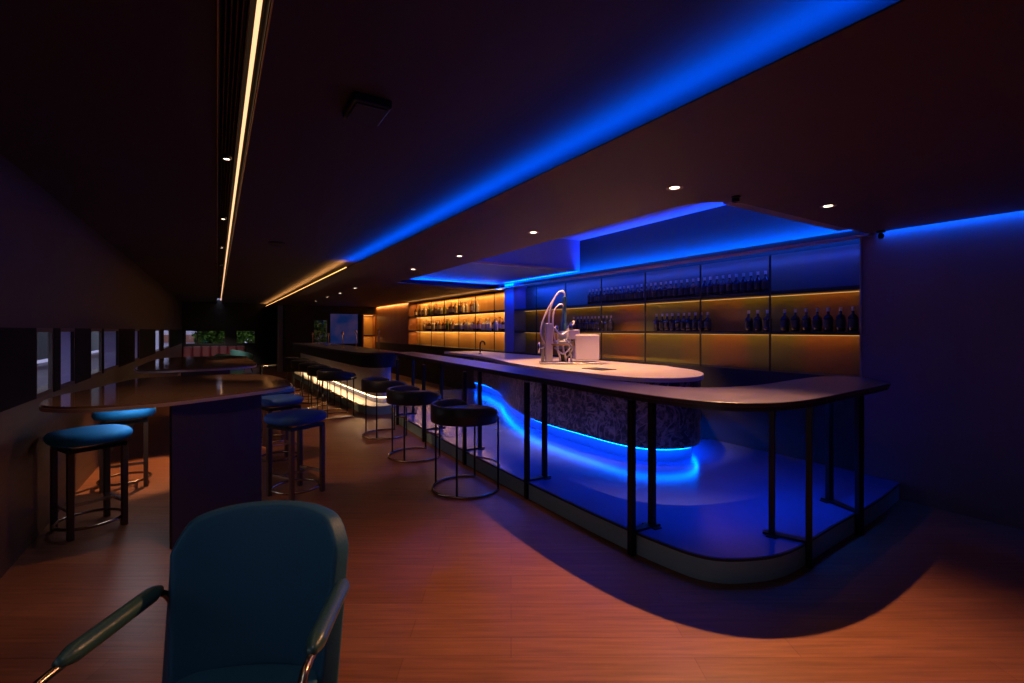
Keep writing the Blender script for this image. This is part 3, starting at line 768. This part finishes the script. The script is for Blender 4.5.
# ------------------------------------------------------------------ lounge at the far end
so = thing('sofa', 'long burgundy channelled sofa under the end window', 'sofa', (-.1, 20.55, 0))
box('seat', M['sofa'], -.95, 1.0, -.55, .1, .12, .44, so, .04); box('plinth', M['dark'], -.93, .98, -.5, .1, 0, .12, so)
for k in range(7):
    x = -.95+k*.279; box('back_cushion', M['sofa'], x+.004, x+.275, .1, .38, .2, .86, so, .05)
def pouf(x, y, r, h, m, lab, cat='pouf'):
    t = thing('round_pouf', lab, cat, (x, y, 0))
    lath('cushion', m, [(0, .10), (r*.9, .10), (r, .14), (r, h-.04), (r*.92, h), (0, h+.01)], t, 24); lath('base', M['black'], [(0, 0), (r*.8, 0), (r*.8, .10), (0, .10)], t, 24)
def coffee(x, y, r, h, lab):
    t = thing('coffee_table', lab, 'table', (x, y, 0))
    lath('top', M['chrome'], [(0, h-.03), (r, h-.03), (r, h), (0, h)], t, 28); lath('stem', M['black'], [(.03, .02), (.03, h-.03)], t, 12); lath('foot', M['black'], [(0, 0), (r*.6, 0), (r*.6, .02), (0, .025)], t, 20)
coffee(-.60, 15.4, .42, .48, 'shiny round coffee table beside the side windows before the sofa'); coffee(.25, 17.0, .38, .46, 'shiny round coffee table in the middle of the lounge')
coffee(1.05, 14.9, .40, .5, 'shiny round coffee table on the aisle side of the lounge')
def lounge(x, y, rz, lab):
    t = thing('lounge_chair', lab, 'armchair', (x, y, 0), rz)
    bm = bmesh.new(); A0, A1 = math.radians(-20), math.radians(200); rows = []
    for k in range(22):
        a = A0+(A1-A0)*k/21; hh = .62+.18*math.sin(max(0, (a-A0)/(A1-A0)*PI))
        rows.append([bm.verts.new((r*math.cos(a), r*math.sin(a), z)) for r, z in ((.28, .2), (.36, .2), (.38, hh), (.31, hh))])
    for A, B in zip(rows, rows[1:]):
        for q in range(4): bm.faces.new((A[q], A[(q+1) % 4], B[(q+1) % 4], B[q]))
    bm.faces.new(rows[0]); bm.faces.new(rows[-1][::-1])
    done(bm, 'backrest', M['tealf'], t, .02); lath('seat', M['tealf'], [(0, .2), (.27, .2), (.28, .38), (.24, .43), (0, .44)], t, 24)
    for k in range(4):
        a = PI/4+k*PI/2; tubeo('leg', M['black'], [(.25*math.cos(a), .25*math.sin(a), .2), (.29*math.cos(a), .29*math.sin(a), 0)], .015, t)
lounge(.30, 15.6, 2.6, 'teal tub chair in the middle of the far lounge'); lounge(.75, 18.6, 2.2, 'teal tub chair near the small end window')

# ------------------------------------------------------------------ outside
struct(box('ground', M['ground'], -14, 12, 21.2, 34, -.3, -.05)); struct(box('ground_side', M['ground'], -14, -1.3, -4, 21.2, -.3, -.05))
def shrub(x, y, w, h, lab, n=1500, d=.8, z0=0):
    t = thing('leafy_tree', lab, 'tree', (x, y, 0)); bm = bmesh.new()
    for k in range(n):
        while True:
            p = Vector((random.uniform(-1, 1), random.uniform(-1, 1), random.uniform(-1, 1)))
            if p.length < 1: break
        c = Vector((p.x*w/2, p.y*d/2, z0+h/2+p.z*h/2)); s = random.uniform(.09, .17)
        rot = Matrix.Rotation(random.uniform(0, 6.3), 3, Vector((random.random(), random.random(), random.random())).normalized())
        vs = [bm.verts.new(c + rot @ Vector(v)*s) for v in ((-1, 0, 0), (0, -.45, .1), (1, 0, 0), (0, .45, .1))]; bm.faces.new(vs)
    me = bpy.data.meshes.new('foliage'); bm.to_mesh(me); bm.free(); link('foliage', me, M['leaf'], t)
    tubeo('trunk', M['bark'], [(0, 0, -.05), (.05, 0, h*.5+z0)], .06, t)
shrub(.1, 23.2, 1.9, 2.6, 'bright green tree outside the wide end window', 3200)
shrub(1.35, 24.2, 1.5, 2.4, 'dark green tree outside the small end window', 1200)
shrub(3.9, 20.0, 1.7, 3.2, 'green tree outside the narrow window behind the far bar', 3000)
shrub(-3.7, 11.5, 1.3, 2.6, 'dark tree seen through the third side window', 1500)
bd = thing('white_house', 'pale low house with brick band outside the end window', 'building', (-.6, 26, -.05))
box('wall', M['facade'], -2.5, 1.0, 0, 3, 0, 4, bd); box('brick_band', M['fbrick'], -1.5, 1.02, -.06, 0, .95, 1.3, bd)
bd = thing('garden_wall', 'low pale garden wall outside the side windows', 'garden wall', (-2.6, 12, -.05))
box('wall', M['facade'], -.1, .1, -9, 20.0, 0, .92, bd); box('coping', M['facade'], -.14, .14, -9, 20.0, .92, .97, bd)

bd = thing('dark_building', 'tall dark building behind the pale garden wall outside the side windows', 'building', (-5.6, 16, -.05))
box('wall', M['fdark'], -2, 0, -14, 22, 0, 7, bd); box('parapet', M['fdark'], -2.05, .05, -14.05, 22.05, 7, 7.3, bd)

# ------------------------------------------------------------------ lights
W = bpy.data.worlds.new('dusk'); S.world = W; W.use_nodes = True
W.node_tree.nodes['Background'].inputs[0].default_value = (.55, .58, .80, 1); W.node_tree.nodes['Background'].inputs[1].default_value = 1.7

strip_y('cove_blue', 1.70, 2.36, YB, 7.3, .04, (-.2, .98), BLUE, 70, 125)
strip_y('cove_warm', 1.62, 2.36, 7.3, 20.9, .03, (-.1, .98), (1, .48, .12), 42, 120)
strip_y('recess_blue_wall', 4.97, 2.36, 2.0, 8.3, .03, (.6, .8), BLUE, 170, 130)
strip_y('recess_blue_edge', 2.70, 2.37, 2.3, 8.2, .03, (.5, .87), BLUE, 45, 120)
area('recess_blue_near', (3.9, 1.80, 2.39), (PI, 0, 0), 2.0, .04, BLUE, 10)
area('recess_blue_far', (4.0, 8.55, 2.35), (-PI*.72, 0, 0), 2.0, .04, BLUE, 34)
strip_y('wall_slot_blue', 4.975, 2.36, YB, 1.80, .03, (.45, -.9), BLUE, 16, 90)
strip_y('niche_blue', 5.10, 2.265, 2.05, 7.9, .03, (.55, -.85), (.03, .09, 1), 14)
area('divider_blue', (4.95, 8.1, 2.25), (0, math.radians(25), 0), .05, .3, BLUE, 4)
strip_y('shelf_mid', 5.24, ZS2-.05, 2.05, 7.9, .02, (.25, -.97), (1, .42, .09), 1.2)
strip_y('shelf_low', 5.24, ZS1-.05, 2.05, 7.9, .02, (.25, -.97), (1, .42, .09), 2.0)
for k, z in enumerate((2.26, ZS2-.05, ZS1-.05)):
    strip_y('spirit_light_%d' % k, 5.2, z, 8.35, 14.05, .03, (.25, -.97), AMB, (22, 17, 14)[k])
strip_y('far_bar_glow', 2.275, .262, 8.7, 15.8, .02, (-.85, -.5), (1, .58, .26), 16)
strip_y('niche_soffit_fill', 5.03, 2.30, 8.4, 14.1, .02, (-.96, .28), AMB, 7, 150)  # added amber uplight to warm the lower ceiling beside the spirits
strip_y('panelling_light', 5.0, 2.3, 14.2, 17.6, .03, (.45, -.9), AMB, 12)
area('display_light', (4.80, 17.72, 1.98), (0, 0, 0), .3, .1, AMB, 2.5)
area('display_light_low', (4.80, 17.72, 1.23), (0, 0, 0), .3, .1, AMB, 1.5)
strip_y('slot_glow', .115, 2.49, YB, 19.5, .02, (0, -1), WARM, 9, 110)
# the spotlight that throws the counter's shadow on the floor
spot('key_spot', (2.85, 1.81, 2.285), (1.72, 1.35, 0), 104, (1, .47, .20), 385, 1, .012)
for k, (x, y) in enumerate(pos):
    spot('down_%d' % k, (x, y, ZL-.01), (x, y, 0), 96, (1, .50, .24), (5, 9, 14, 20, 24, 24, 24, 24)[k], .7, .02)
spot('down_end', (3.6, 1.6, ZL-.01), (3.6, 1.6, 0), 75, (1, .6, .35), 5, .6, .02)
spot('island_spot', (3.9, 5.2, 2.9), (4.2, 5.0, 1), 80, (1, .50, .21), 330, .5, .03)
spot('island_spot_b', (3.6, 3.2, 2.9), (4.0, 3.9, 1), 60, (1, .50, .21), 200, .5, .03)
for k, (x, y, ax, ay, p) in enumerate(((.05, 3.3, -.5, 4.3, 25), (.05, 5.1, 1.1, 5.9, 38), (.05, 6.9, -.62, 6.05, 250), (.05, 8.8, 1.1, 7.9, 50), (.05, 10.8, .2, 10.8, 25), (.05, 12.9, .1, 13.5, 30))):
    spot('slot_spot_%d' % k, (x, y, ZC-.02), (ax, ay, 0), 34 if k == 2 else 60, (1, .50, .22), p*1.6, .5, .02)
spot('lounge_fill', (.05, 15.6, ZC-.02), (-.1, 19.3, .3), 38, (1, .85, .75), 200, .6, .02)  # added fill to brighten the sofa end, no downlight modelled there
area('under_table_fill', (-.55, 5.0, .955), (0, math.radians(-12), math.radians(8)), .08, 1.3, (.85, .85, 1), 3.0)  # added lamp below the tabletop to brighten the blue seats
strip_y('counter_blue_fill', 2.62, .99, 1.9, 7.4, .03, (.2, -.98), BLUE, 14, 130)  # added blue fill to tint the platform, no strip modelled here
area('counter_blue_fill_end', (3.5, 1.74, .99), (math.radians(18), 0, 0), 1.3, .03, BLUE, 6, 110)  # added blue fill for the platform at the counter's rounded end
spot('chair_fill', (.05, .4, ZC-.02), (-.02, 1.5, .7), 38, (.6, .82, 1), 9, .6, .05)  # added cool fill aimed at the armchair, without a fixture of its own

# ------------------------------------------------------------------ camera
cd = bpy.data.cameras.new('camera'); cam = bpy.data.objects.new('camera', cd); COL.objects.link(cam); S.camera = cam
th = math.atan(295/470)
cam.location = (0, 0, 1.465); cam.rotation_euler = (PI/2, 0, -th)
cd.sensor_width = 36; cd.lens = 470/1024*36; cd.shift_y = -11.5/1024; cd.clip_start = .05
S.view_settings.view_transform = 'Standard'; S.view_settings.look = 'None'; S.view_settings.gamma = 1; S.view_settings.exposure = 0
S.view_settings.use_curve_mapping = False
S.cycles.use_denoising = True
S.cycles.max_bounces = 8; S.cycles.sample_clamp_indirect = 3
